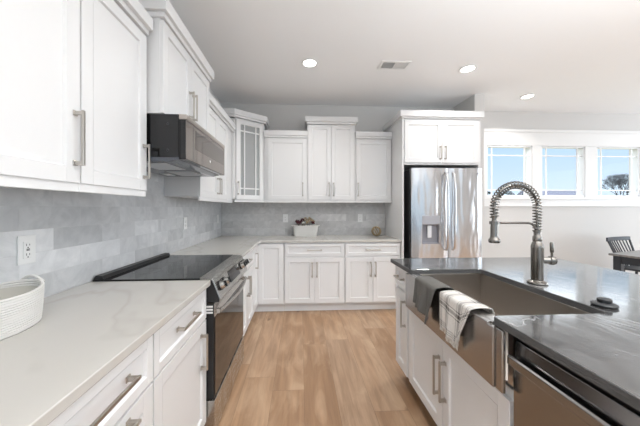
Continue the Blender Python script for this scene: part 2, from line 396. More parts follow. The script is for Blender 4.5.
# ------------------------------------------------------------------ cabinets
def pull(parent, x, z, length, vertical, y=-.02, name='handle'):
    """square bar pull on the front plane local y"""
    mb = MB(); L = length/2; bw = .0055; out = .036
    def bx(a0, a1, y0, y1, c):   # a along handle
        if vertical: mb.box(x-c, x+c, y0, y1, z+a0, z+a1)
        else: mb.box(x+a0, x+a1, y0, y1, z-c, z+c)
    bx(-L, L, y-out, y-out+.009, bw)
    for s in (-1, 1):
        a = s*(L-.010); bx(a-.007, a+.007, y-out+.004, y-.003, .006); bx(a-.010, a+.010, y-.004, y, .010)
    return mb.build(name, M['nickel'], parent, bevel=.0015)
def shaker(name, parent, x0, x1, z0, z1, fw=.058, glass=False, m=None):
    m = m or M['white']; mb = MB(); th = .02; rec = .010
    mb.box(x0, x0+fw, -th, 0, z0, z1).box(x1-fw, x1, -th, 0, z0, z1).box(x0+fw, x1-fw, -th, 0, z0, z0+fw).box(x0+fw, x1-fw, -th, 0, z1-fw, z1)
    if not glass:
        a0, a1, b0, b1 = x0+fw, x1-fw, z0+fw, z1-fw; e_ = .005
        mb.box(a0-.001, a1+.001, -th+rec, -.002, b0-.001, b1+.001)
        # small sloped inner edge
        for q in (((a0, -th, b0), (a1, -th, b0), (a1-e_, -th+rec, b0+e_), (a0+e_, -th+rec, b0+e_)), ((a0, -th, b1), (a1, -th, b1), (a1-e_, -th+rec, b1-e_), (a0+e_, -th+rec, b1-e_)),
                  ((a0, -th, b0), (a0, -th, b1), (a0+e_, -th+rec, b1-e_), (a0+e_, -th+rec, b0+e_)), ((a1, -th, b0), (a1, -th, b1), (a1-e_, -th+rec, b1-e_), (a1-e_, -th+rec, b0+e_))):
            mb.quad(*q)
    return mb.build(name, m, parent, bevel=.0012)
def cabinet(kind, label, loc, rz, W, D, z0, z1, fronts, toe=False, crown=None, rail=False, group=None, ends=(0, 0), open_front=False):
    """local x along the run, y from the carcass front (0) back to D; fronts: (name, x0, x1, z0, z1, handle) with handle (x, z, length, vertical)"""
    t = thing(kind, label, 'cabinet', loc, rz, group)
    mb = MB()
    if open_front:
        mb.box(.0, .018, 0, D, z0, z1).box(W-.018, W, 0, D, z0, z1).box(.018, W-.018, 0, D, z0, z0+.018).box(.018, W-.018, D-.006, D, z0, z1).box(.018, W-.018, 0, .02, z0, z1)
    else: mb.box(0, W, 0, D, z0, z1)
    mb.build('body', M['white'], t, bevel=.001)
    if toe: MB().box(0, W, .075, .095, 0, z0).box(0, W, .06, .075, 0, .085).build('toe_kick', M['white'], t, bevel=.002)
    if crown:
        h, out = crown; el, er = ends
        mb = MB(); lo = out*.35
        mb.box(-el*lo, W+er*lo, -.02-lo, D if (el or er) else .03, z1-.004, z1+h*.25)
        mb.box(-el*out, W+er*out, -.02-out, D if (el or er) else .03, z1+h*.25, z1+h)
        mb.build('crown_moulding', M['white'], t, bevel=.002)
    if rail: MB().box(0, W, -.014, .0, z0-rail, z0+.006).build('light_rail', M['white'], t, bevel=.002)
    for (nm, a, b, c, d, h) in fronts:
        fw = .058 if d-c > .25 else .035
        f = shaker(nm, t, a, b, c, d, fw)
        for hh in (h if h and isinstance(h[0], tuple) else ([h] if h else [])): pull(f, *hh)
    return t
R90 = PI/2; XF = -.545                          # carcass front plane of the left base run (door faces at -.525)
FZ0, FZ1 = .125, .872
DZ = .700                                       # drawer / door split
gb, gu, gi = None, None, None
def local(Y, org): return Y-org
BD = XF-XL-.012
# left base run
def base_left(y0, y1, fr, label, nm='base_cabinet'):
    W = y1-y0
    return cabinet(nm, label, (XF, y0, 0), R90, W, BD, .105, .883, fr(W), toe=True)
base_left(.50, .972, lambda W: [('drawer', .003, W-.003, .705, FZ1, (W/2-.005, .800, .22, False)), ('drawer', .003, W-.003, .42, .695, (W/2-.005, .665, .22, False)), ('drawer', .003, W-.003, FZ0, .41, (W/2-.005, .375, .22, False))],
          'white base cabinet of stacked drawers nearest the camera at bottom left')
base_left(.974, 1.512, lambda W: [('drawer', .004, W-.006, .705, FZ1, (W/2, .800, .19, False)), ('door', .004, W-.006, FZ0, .697, (W-.085+.0, .555, .19, True))],
          'white base cabinet with one drawer and one door just before the range')
base_left(2.300, 3.015, lambda W: [('drawer', .003, W-.003, .705, FZ1, (W/2, .79, .19, False)), ('door', .003, W/2-.002, FZ0, .697, (W/2-.032, .54, .19, True)), ('door', W/2+.002, W-.003, FZ0, .697, (W/2+.032, .54, .19, True))],
          'white base cabinet between the range and the inner corner')
base_left(-.60, .498, lambda W: [('drawer', .003, W-.003, .705, FZ1, (W/2, .80, .22, False)), ('door', .003, W/2-.002, FZ0, .697, None), ('door', W/2+.002, W-.003, FZ0, .697, None)],
          'white base cabinet beside the camera at the near end of the left run')
# corner base cabinet: an L shaped body with two doors meeting in the corner
t = thing('corner_base_cabinet', 'white corner base cabinet with two full-height doors meeting at the inside corner', 'cabinet', (0, 0, 0))
YF = 3.33
MB().prism([(XL+.012, 3.017), (XF, 3.017), (XF, YF), (-.205, YF), (-.205, YB-.012), (XL+.012, YB-.012)], .105, .883).build('body', M['white'], t)
MB().prism([(XF-.075, 3.017), (XF-.06, 3.017), (XF-.06, YF+.06), (-.205, YF+.06), (-.205, YF+.075), (XF-.075, YF+.075)], 0, .105).build('toe_kick', M['white'], t)
def placed_door(parent, loc, rz, W, z0, z1, handle=None, **k):
    f = shaker('door', parent, 0, W, z0, z1, **k); f.location = loc; f.rotation_euler = (0, 0, rz)
    if handle: pull(f, *handle)
    return f
placed_door(t, (XF, 3.022, 0), R90, YF-.02-3.022-.003, FZ0, FZ1, (.10, .70, .19, True))
placed_door(t, (XF+.022, YF, 0), 0, -.212-(XF+.022), FZ0, FZ1)
# back base run
def base_back(x0, x1, label):
    W = x1-x0
    cabinet('base_cabinet', label, (x0, YF, 0), 0, W, YB-YF-.012, .105, .883,
            [('drawer', .012, W-.012, .715, .868, (W/2, .790, .19, False)), ('door', .012, W/2-.002, FZ0, .695, (W/2-.030, .545, .19, True)), ('door', W/2+.002, W-.012, FZ0, .695, (W/2+.030, .545, .19, True))], toe=True)
base_back(-.203, .560, 'white back-wall base cabinet under the white basket')
base_back(.562, 1.283, 'white back-wall base cabinet beside the tall fridge panel')

# counters
def stone_slab(name, pts, z0, z1, m, label, cat, rb=.003):
    o = MB().prism(pts, z0, z1).build(name, m, None, bevel=rb); return tag(o, label, cat)
XC = -.504
stone_slab('countertop', [(XL+.010, -.62), (XC, -.62), (XC, 1.514), (XL+.010, 1.514)], .884, .914, M['quartz'], 'long white quartz countertop holding the rope basket in the left foreground', 'countertop')
r_ = .03
cor = [(XC+r_*(1-math.cos(a)), 3.303-r_*(1-math.sin(a))+.0) for a in [i*PI/2/5 for i in range(6)]]
stone_slab('countertop', [(XL+.010, 2.292), (XC, 2.292)] + cor + [(1.281, 3.303), (1.281, YB-.010), (XL+.010, YB-.010)], .884, .914, M['quartz'], 'L-shaped white quartz countertop beyond the range along the back wall', 'countertop')

# left upper run
UZ0, UZS, UZT = 1.420, 2.285, 2.480
XU = -.875
UD = XU-XL-.010
def upper_left(y0, y1, z0, z1, fr, label, xf=XU, crown=(.088, .035), **k):
    W = y1-y0
    return cabinet('wall_cabinet', label, (xf, y0, 0), R90, W, xf-XL-.010, z0, z1, fr(W), crown=crown, **k)
dz0, dz1 = 1.416, 2.272
upper_left(.14, .600, UZ0, UZS, lambda W: [('door', .003, W-.003, dz0, dz1, (W-.03, 1.575, .19, True))], 'white wall cabinet at the far left edge beside the camera', rail=.038)
upper_left(.602, 1.073, UZ0, UZS, lambda W: [('door', .003, W-.003, dz0, dz1, (W-.027, 1.585, .21, True))], 'large white wall cabinet filling the top left corner above the rope basket', rail=.038)
upper_left(1.075, 1.519, UZ0, UZS, lambda W: [('door', .003, W-.003, dz0, dz1, (W-.032, 1.573, .19, True))], 'white wall cabinet directly before the microwave', rail=.038)
upper_left(1.535, 2.300, 1.856, 2.400, lambda W: [('door', .003, W/2-.002, 1.860, 2.388, (W/2-.027, 2.04, .19, True)), ('door', W/2+.002, W-.003, 1.860, 2.388, (W/2+.027, 2.04, .19, True))],
           'white wall cabinet above the microwave, deeper and taller than its neighbours', xf=-.795, crown=(.10, .03), ends=(1, 1))
upper_left(2.305, 3.405, UZ0, UZS, lambda W: [('door', .003, .488, dz0, dz1, (.460, 1.545, .17, True)), ('door', .492, .860, dz0, dz1, (.52, 1.545, .17, True))],
           'white two-door wall cabinet between the microwave and the glass corner cabinet', rail=.038)
# diagonal corner cabinet with mullioned glass door
t = thing('corner_wall_cabinet', 'white diagonal corner wall cabinet with mullioned glass door', 'cabinet', (0, 0, 0))
ax, ay, bx_, by = -.842, 3.410, -.500, 3.676
mb = MB(); z0, z1 = UZ0, UZT
P_ = [(XL+.010, ay), (ax, ay), (bx_, by), (bx_, YB-.010), (XL+.010, YB-.010)]
th = .016
mb.prism(P_, z0, z0+.018).prism(P_, z1-.018, z1)
mb.box(XL+.010, ax, ay, ay+th, z0, z1).box(bx_-th, bx_, by, YB-.010, z0, z1).box(XL+.010, XL+.016, ay, YB-.010, z0, z1).box(XL+.010, bx_, YB-.016, YB-.010, z0, z1)
d45 = Vector((bx_-ax, by-ay, 0)); L45 = d45.length; a45 = math.atan2(d45.y, d45.x)
mb.build('body', M['white'], t)
ff = MB().box(0, .038, 0, .018, z0, z1).box(L45-.038, L45, 0, .018, z0, z1).box(0, L45, 0, .018, z1-.03, z1).box(0, L45, 0, .018, z0, z0+.03).build('face_frame', M['white'], t)
ff.location = (ax, ay, 0); ff.rotation_euler = (0, 0, a45)
sh = MB()
for z in (1.74, 2.05): sh.prism([(XL+.02, ay+.02), (ax-.01, ay+.02), (bx_-.02, by+.01), (bx_-.02, YB-.02), (XL+.02, YB-.02)], z, z+.012)
sh.build('shelf', M['shelf_glass'], t)
dr = placed_door(t, (ax, ay, 0), a45, L45-.04, UZ0+.008, 2.462, None, glass=True, fw=.060)
for v in dr.data.vertices: v.co.x += .02
a0, a1, b0, b1 = .08, L45-.08, UZ0+.068, 2.402
mu = MB()
for x in (a0+.055, a1-.055): mu.box(x-.008, x+.008, -.018, -.006, b0, b1)
for z in (b0+.085, b1-.085): mu.box(a0, a1, -.0175, -.0065, z-.008, z+.008)
mu.build('muntin_grid', M['white'], dr)
MB().box(a0-.004, a1+.004, -.005, -.002, b0-.004, b1+.004).build('glass_pane', M['seeded_glass'], dr)
pull(dr, .045, 1.575, .17, True)
cm = MB(); n45 = Vector((d45.y, -d45.x, 0)).normalized()
def off_poly(o):
    k = math.tan(PI/8)*o*.9
    return [(XL+.010, ay-o), (ax+k, ay-o), (bx_+o, by-k), (bx_+o, YB-.010), (XL+.010, YB-.010)]
cm.prism(off_poly(.028), z1-.002, z1+.022).prism(off_poly(.048), z1+.022, z1+.092).build('crown_moulding', M['white'], t, bevel=.002)
rl = MB().box(0, L45, -.018, 0, z0-.024, z0).build('light_rail', M['white'], t); rl.location = (ax, ay, 0); rl.rotation_euler = (0, 0, a45)
# back upper run
UY = 3.660
def upper_back(x0, x1, z1, fr, label, crown, **k):
    W = x1-x0
    return cabinet('wall_cabinet', label, (x0, UY, 0), 0, W, YB-UY-.010, UZ0, z1, fr(W), crown=crown, rail=.026, **k)
upper_back(-.495, .095, 2.290, lambda W: [('door', .050, W-.008, 1.432, 2.272, (W-.062, 1.575, .19, True))], 'white single-door wall cabinet right of the glass corner cabinet', (.088, .02))
upper_back(.097, .765, 2.480, lambda W: [('door', .014, W/2-.002, 1.432, 2.468, (W/2-.032, 1.575, .19, True)), ('door', W/2+.002, W-.014, 1.432, 2.468, (W/2+.032, 1.575, .19, True))],
           'tall white two-door wall cabinet in the middle of the back wall', (.097, .03), ends=(1, 1))
upper_back(.767, 1.282, 2.290, lambda W: [('door', .014, W-.012, 1.432, 2.272, (.038, 1.575, .19, True))], 'white single-door wall cabinet beside the tall fridge panel', (.088, .02))

# fridge surround
t = thing('fridge_cabinet', 'tall white fridge surround with a two-door cabinet on top', 'cabinet', (1.285, 3.29, 0))
D = YB-3.29-.012; W = 1.078
MB().box(0, .020, -.02, D, 0, 2.45).build('side_panel', M['white'], t, bevel=.001)
MB().box(W-.07, W-.045, -.0, D, 0, 2.45).build('side_panel', M['white'], t, bevel=.001)
MB().box(.021, W-.071, 0, D, 1.872, 2.45).build('body', M['white'], t)
for a, b, hx in ((.030, .520, .490), (.524, W-.078, .556)):
    f = shaker('door', t, a, b, 1.895, 2.432); pull(f, hx, 2.02, .17, True)
mb = MB(); mb.box(-.010, W-.045, -.03, D, 2.45, 2.47).box(-.035, W-.030, -.055, D, 2.47, 2.545); mb.build('crown_moulding', M['white'], t, bevel=.002)

# ------------------------------------------------------------------ fridge
t = thing('refrigerator', 'stainless french-door refrigerator with ice and water dispenser', 'refrigerator', (1.372, 3.20, 0))
W = .910; T = 1.815
MB().box(.0, W, .065, .68, .02, T-.01).build('body', M['rubber'], t, bevel=.004)
def bulged(x0, x1, z0, z1, bul=.016):
    n = 12; pts = []
    for i in range(n+1):
        u = i/n; e2 = .012*(1-min(1, min(u, 1-u)/.04))**2
        pts.append((x0+(x1-x0)*u, -bul*math.sin(PI*min(max(u, 0), 1))+e2))
    return MB().prism([(x0, .06)] + pts + [(x1, .06)], z0, z1)
sp = .474
dl = bulged(.003, sp-.003, .70, T).build('door', M['fridge'], t, smooth=True)
dl['label'] = 'left fridge door with dispenser'
carve(dl, .130, .350, -.08, .045, .875, 1.115)
for f in dl.data.polygons: f.use_smooth = True
dl.data.set_sharp_from_angle(angle=math.radians(30))
drr = bulged(sp+.003, W-.003, .70, T).build('door', M['fridge'], t, smooth=True)
fz = bulged(.003, W-.003, .08, .69, .02).build('freezer_drawer', M['fridge'], t, smooth=True)
def fr_handle(x, par):
    pts = [(x, -.012, .80), (x, -.05, .83), (x, -.062, 1.0), (x, -.068, 1.28), (x, -.062, 1.56), (x, -.05, 1.73), (x, -.012, 1.76)]
    MB().tube(pts, .013, 12).build('handle', M['fridge'], par, smooth=True)
fr_handle(sp-.045, dl); fr_handle(sp+.045, drr)
MB().tube([(.08, -.012, .62), (.08, -.065, .63), (.45, -.075, .635), (.83, -.065, .63), (.83, -.012, .62)], .012, 12).build('handle', M['fridge'], fz, smooth=True)
dgrey = mat('dispenser_grey', (.30, .30, .33), .35); dlight = mat('dispenser_panel', (.45, .46, .50), .3, .3)
MB().box(.130, .350, .030, .044, .875, 1.115).box(.130, .136, -.012, .044, .875, 1.115).box(.344, .350, -.012, .044, .875, 1.115).box(.130, .350, -.012, .044, .875, .885).build('dispenser_niche', dgrey, dl)
MB().box(.130, .350, -.019, -.004, 1.117, 1.225).build('control_panel', dlight, dl, bevel=.002)
MB().box(.205, .255, -.004, .014, .95, 1.10).build('dispenser_paddle', mat('paddle_silver', (.75, .76, .78), .25), dl, bevel=.004)
MB().box(W-.085, W-.055, -.014, .0, 1.735, 1.755).build('badge', dgrey, drr, bevel=.001)
MB().box(.01, W-.01, .09, .64, 0, .022).build('kick_plate', M['dark'], t)

# ------------------------------------------------------------------ range
Y0, Y1 = 1.520, 2.286; W = Y1-Y0
t = thing('range', 'slide-in stainless electric range with a black glass cooktop', 'oven', (-.56, Y0, 0), R90)
# local: x along +Y world, y towards the wall, -y into the room
D = -.56-XL-.012
MB().box(.006, W-.006, .0, D, .03, .895).build('body', M['dark'], t, bevel=.003)
MB().box(0, W, .010, D-.004, .896, .921).build('cooktop', M['blackglass'], t, bevel=.002)
MB().prism([(D-.058, .921), (D-.052, .941), (D-.016, .943), (D-.004, .921)], .004, W-.004, 'x').build('vent_trim', M['dark'], t, bevel=.002)
br = MB()
for cx_, cy_, rr in ((.20, .16, .11), (.56, .16, .085), (.20, .40, .08), (.56, .40, .105), (.385, .30, .045)):
    br.lathe([(rr-.0012, .9212), (rr, .9214), (rr+.0012, .9212)], (cx_, cy_, 0), 40, cap=False)
br.build('burner_rings', mat('burner_print', (.10, .10, .10), .3), t)
# control panel: top strip and sloping fascia
cp = MB().prism([(.012, .922), (-.060, .917), (-.068, .905), (-.108, .800), (-.104, .786), (.0, .786), (.0, .90)], 0.005, W-.005, 'x').build('control_panel', M['steel'], t, bevel=.003)
for xa in (0, W-.0045): MB().prism([(.0, .914), (-.056, .911), (-.064, .900), (-.103, .800), (-.100, .787), (.0, .787)], xa, xa+.0045, 'x').build('end_cap', M['dark'], t)
nrm = Vector((0, -.105, .040)).normalized()
def on_panel(x, f): # f 0 top..1 bottom
    return Vector((x, -.068-.040*f, .905-.105*f))
q = [on_panel(.27, .10), on_panel(.53, .10), on_panel(.53, .80), on_panel(.27, .80)]
sc = MB(); o1 = [v+nrm*.0015 for v in q]; sc.quad(*o1)
for i in range(4): sc.quad(q[i], q[(i+1) % 4], o1[(i+1) % 4], o1[i])
sc.build('touch_display', M['blackglass'], cp)
for x in (.065, .155, .60, .66, .72):
    c_ = on_panel(x, .42)
    MB().cyl(c_+nrm*.0005, c_+nrm*.010, .029, 24).build('knob_ring', M['dark'], cp, smooth=True)
    k = MB().cyl(c_+nrm*.010, c_+nrm*.034, .024, 24, .021).build('knob', M['steel'], cp, smooth=True)
    pv = c_+nrm*.034; MB().box(-.003, .003, -.018, .018, 0, .010).build('knob_grip', M['dark'], k, bevel=.001).matrix_local = Matrix.Translation(pv) @ nrm.to_track_quat('Z', 'Y').to_matrix().to_4x4()
for x in (.05, .19, .26, .33, .45, .57): 
    a = Vector((x, -.1075, .7935)); MB().box(a.x, a.x+.030, -.1062, -.1040, .790, .7975).build('button', M['dark'], cp)
od = MB().box(.0, W, -.072, -.001, .235, .778).build('oven_door', M['dark'], t, bevel=.004)
MB().box(.012, W-.012, -.0755, -.0722, .245, .700).build('door_glass', mat('oven_glass', (.02, .017, .015), .045, .0, .5, ior=1.55), od, bevel=.001)
MB().box(.0, W, -.0765, -.0722, .702, .778).build('door_header', M['steel'], od, bevel=.002)
ve = MB()
for k in range(3): ve.box(-.0012, .0004, -.066+.0, -.030, .722+k*.017, .732+k*.017)
ve.build('side_vents', M['plastic'], od)
pts = []
for i in range(13):
    u = i/12; pts.append((.03+(W-.06)*u, -.098-.028*math.sin(PI*u), .728))
hb = MB().tube(pts, .0115, 12)
for x in (.03, W-.03): hb.box(x-.012, x+.012, -.098, -.0765, .716, .740)
hb.build('handle', M['steel'], od, smooth=True, bevel=0)
MB().box(.0, W, -.078, -.001, .035, .228).build('warming_drawer', M['steel'], t, bevel=.003)
MB().box(.02, W-.02, -.03, .3, 0, .034).build('foot_plinth', M['dark'], t)

# ------------------------------------------------------------------ microwave
t = thing('microwave', 'low-profile over-the-range microwave with black side', 'microwave', (-.69, 1.535, 0), R90)
W = .762; D = -.69-XL-.012; a, b = 1.597, 1.853
MB().box(0, W, .0, D, a+.012, b).build('body', M['blackglass'], t, bevel=.003)
MB().prism([(.0, a+.012), (.0, a), (.05, a-.012), (D-.03, a-.012), (D, a+.012)], .004, W-.004, 'x').build('underside', M['mwbase'], t, bevel=.002)
ug = MB()
for k in range(2):
    x = .06+k*.36
    ug.box(x, x+.27, .10, .28, a-.016, a-.0122)
ug.build('grease_filter', mat('filter_mesh', (.65, .66, .68), .35, .8), t, bevel=.002)
ul = MB(); ul.box(.08, .20, .33, .39, a-.0145, a-.0122).box(.56, .68, .33, .39, a-.0145, a-.0122); ul.build('task_light_lens', M['shelf_glass'], t)
dm = MB().box(.0, W, -.040, -.001, a, b-.030).build('door', M['blackglass'], t, bevel=.003)
MB().box(.002, W-.002, -.0415, -.0395, a+.002, b-.032).build('front_glass', M['mwfront'], dm)
MB().box(.10, .103, -.0422, -.0416, a+.004, b-.034).build('door_seam', M['dark'], dm)
MB().box(.14, W-.03, -.0425, -.0416, a+.085, b-.055).build('window', mat('microwave_window', (.17, .15, .14), .05, .85), dm)
MB().box(.0, W, -.044, -.001, b-.029, b).build('top_vent_strip', M['mwtrim'], t, bevel=.003)
MB().lathe([(.0005, -.0440), (.008, -.0440), (.009, -.0416)], (.40, 0, a+.055), 20, 'y').build('badge', M['plastic'], dm, smooth=True)
fx = MB()
for (yy, zz) in ((.06, a+.20), (.06, a+.05)): fx.lathe([(.001, -.0012), (.006, -.0012), (.007, .0)], (0, yy, zz), 14, 'x')
fx.build('screws', M['rubber'], t)

# ------------------------------------------------------------------ island
XI, CY0, CY1 = .721, .30, 2.083
XIF = .770                       # carcass front (door faces at .75)
def base_island(y1, y0, fr, label, z1=.883, nm='island_cabinet', **k):
    W = y1-y0
    return cabinet(nm, label, (XIF, y1, 0), -R90, W, .60, .105, z1, fr(W), **k)
base_island(2.058, 1.822, lambda W: [('drawer', .018, W-.004, .725, FZ1, (W/2+.008, .80, .13, False)), ('door', .018, W-.004, FZ0, .705, (W-.032, .56, .19, True))], 'narrow white island cabinet with one drawer and one door at the far end')
base_island(1.820, .899, lambda W: [('door', .032, W/2-.002, FZ0, .625, (W/2-.030, .42, .21, True)), ('door', W/2+.002, W-.012, FZ0, .625, (W/2+.030, .42, .21, True))], 'white two-door sink base cabinet under the apron sink', z1=.658)
tk = MB().box(.845, .865, .25, 2.050, 0, .104).build('toe_kick', mat('island_toe_wood', (.11, .08, .06), .6), None); tag(tk, 'dark recessed toe kick board along the island base', 'toe kick')
bp = MB().box(1.375, 1.70, .28, 2.058, 0, .883).box(.80, 1.375, .28, .292, .106, .883).build('island_rear_cabinet', M['white'], None, bevel=.002); tag(bp, 'white rear cabinet body of the island, under the seating overhang', 'cabinet')
# island countertop outline with open-front sink cutout
cy0, cy1, cx1 = .962, 1.700, 1.195; rc = .030
def arc(cx, cy, r, a0, a1, n=6): return [(cx+r*math.cos(math.radians(a0+(a1-a0)*i/n)), cy+r*math.sin(math.radians(a0+(a1-a0)*i/n))) for i in range(n+1)]
pts = [(XI, .10)] + arc(XI+.02, cy0-.02, .02, 180, 90) + arc(cx1-rc, cy0+rc, rc, -90, 0) + arc(cx1-rc, cy1-rc, rc, 0, 90) + arc(XI+.02, cy1+.02, .02, 270, 180) + [(XI, 2.083), (2.063, 2.083), (2.063, .10)]
stone_slab('island_countertop', pts, .884, .914, M['stone'], 'dark honed stone island countertop with pale veins', 'countertop', .004)
ic = bpy.data.objects['island_countertop']; ic.data.materials.append(M['stone_edge'])
for f in ic.data.polygons:
    if abs(f.normal.z) < .5: f.material_index = 1

# apron sink
t = thing('apron_sink', 'stainless farmhouse sink with a deep apron front set in the island', 'sink', (0, 0, 0))
sy0, sy1, sx0, sx1, sz = .925, 1.738, .775, 1.215, .664
zt = .8825
bw = MB()
bw.box(sx0, sx1, sy0, sy1, sz, sz+.006)
bw.box(sx1-.012, sx1, sy0, sy1, sz, zt).box(sx0, sx1, sy0, sy0+.026, sz, zt).box(sx0, sx1, sy1-.030, sy1, sz, zt)
bw.build('basin', M['basin'], t, bevel=.004)
ap = MB()
ap.prism([(.935, .660), (1.742, .660), (1.742, .8825), (1.697, .8825), (1.697, .891), (.966, .891), (.966, .8825), (.935, .8825)], .706, .728, 'x')
ap.box(.714, .728, .899, .935, .660, .8825)
ap.build('apron', M['sinksteel'], t, bevel=.006, seg=3)
rm = MB(); rm.box(.728, sx0+.001, .966, 1.697, .70, .891); rm.build('front_rim', M['sinksteel'], t, bevel=.005, seg=3)
MB().lathe([(.001, sz+.009), (.03, sz+.009), (.042, sz+.011), (.045, sz+.0065)], (1.0, 1.33, 0), 28).build('drain', M['nickel'], t, smooth=True)

# dishwasher
t = thing('dishwasher', 'stainless dishwasher with full-width bar handle in the island', 'dishwasher', (.772, .897, 0), -R90)
W = .596
MB().box(.002, W-.002, .0, .575, .106, .868).build('body', M['dark'], t)
dd = MB().prism([(-.0, .115), (-.022, .115), (-.022, .755), (-.012, .852), (-.0, .852)], .002, W-.002, 'x').build('door', M['dwsteel'], t, bevel=.003)
hb = MB().prism([(-.040, .768), (-.045, .774), (-.045, .800), (-.038, .806), (-.030, .802), (-.030, .770)], .002, W-.002, 'x')
hb.box(.002, .020, -.033, -.016, .774, .800).box(W-.020, W-.002, -.033, -.016, .774, .800)
hb.build('handle', M['dwsteel'], dd, bevel=.002)
MB().box(.455, .485, -.0180, -.0150, .815, .822).build('badge', M['dark'], dd)

# sink stopper on the counter
t = thing('sink_stopper', 'round black two-tier sink stopper on the island counter', 'sink stopper', (1.256, 1.030, .9146)); t.scale = (.88, .88, 1)
MB().lathe([(.001, 0), (.038, 0), (.045, .003), (.047, .008), (.042, .012), (.028, .016), (.001, .016)], n=36).build('flange', M['rubber'], t, smooth=True)
MB().lathe([(.001, .016), (.023, .016), (.026, .020), (.026, .029), (.022, .032), (.001, .033)], n=32).build('knob', M['rubber'], t, smooth=True)

# faucet
t = thing('faucet', 'tall brushed nickel pull-down faucet with a coiled spring neck', 'faucet', (1.275, 1.36, .9146))
MB().lathe([(.001, 0), (.044, 0), (.046, .004), (.044, .010), (.032, .014), (.028, .018), (.001, .018)], n=36).build('base_flange', M['faucet'], t, smooth=True)
MB().lathe([(.026, .016), (.028, .03), (.028, .19), (.029, .195), (.026, .208), (.020, .222), (.018, .226), (.001, .226)], n=32).build('body', M['faucet'], t, smooth=True)
MB().lathe([(.019, .226), (.021, .230), (.021, .250), (.016, .256), (.016, .275), (.019, .278), (.019, .286), (.001, .287)], n=28).build('collar', M['faucet'], t, smooth=True)
R = .120; zc = .408
def neck(u):   # path parameter: up the right side, over the arc, down the left side
    L1, L2, L3 = zc-.28, PI*R, .055; s_ = u*(L1+L2+L3)
    if s_ < L1: return Vector((0, 0, .28+s_)), Vector((0, 0, 1))
    if s_ < L1+L2:
        a = (s_-L1)/R; return Vector((-R+R*math.cos(a), 0, zc+R*math.sin(a))), Vector((-math.sin(a), 0, math.cos(a)))
    return Vector((-2*R, 0, zc-(s_-L1-L2))), Vector((0, 0, -1))
hose = MB().tube([neck(i/60)[0] for i in range(61)], .0070, 12).build('hose', M['faucet'], t, smooth=True)
turns = 36; N = turns*12; pts = []
for i in range(N+1):
    p_, d_ = neck(i/N); a = 2*PI*turns*i/N; side = Vector((0, 1, 0)); oth = d_.cross(side)
    pts.append(p_+(side*math.cos(a)+oth*math.sin(a))*.0185)
MB().tube(pts, .0034, 6).build('spring_coil', M['faucet'], t, smooth=True)
sp_ = t
sh = MB().lathe([(.001, .375), (.012, .375), (.015, .368), (.013, .352), (.011, .345), (.014, .335), (.0165, .325), (.018, .30), (.018, .255), (.020, .245), (.027, .236), (.028, .226), (.024, .220), (.001, .220)], (-2*R, 0, 0), 28).build('spray_head', M['faucet'], t, smooth=True)
MB().lathe([(.001, .2185), (.023, .2185), (.023, .2205), (.001, .2205)], (-2*R, 0, 0), 24).build('spray_face', M['rubber'], sh)
am = MB().tube([(0, 0, .262), (-.012, 0, .300), (-.028, 0, .318), (-.05, 0, .324), (-.12, 0, .325), (-.205, 0, .325)], .0062, 12)
am.lathe([(.021, .318), (.0235, .318), (.0235, .334), (.021, .334), (.021, .318)], (-2*R, 0, 0), 24, cap=False)
am.build('docking_arm', M['faucet'], t, smooth=True)
va = MB().lathe([(.018, .02), (.018, .055), (.023, .058), (.024, .072), (.020, .082), (.001, .084)], (0, 0, .125), 24, 'x', cap=True).build('valve_body', M['faucet'], t, smooth=True)
lv = MB().tube([(.068, 0, .140), (.068, 0, .165), (.068, 0, .170), (.067, 0, .215), (.067, 0, .222)], [.0055, .0055, .0085, .0090, .006], 14).build('lever', M['faucet'], va, smooth=True)
va.rotation_euler = (0, 0, -.25)

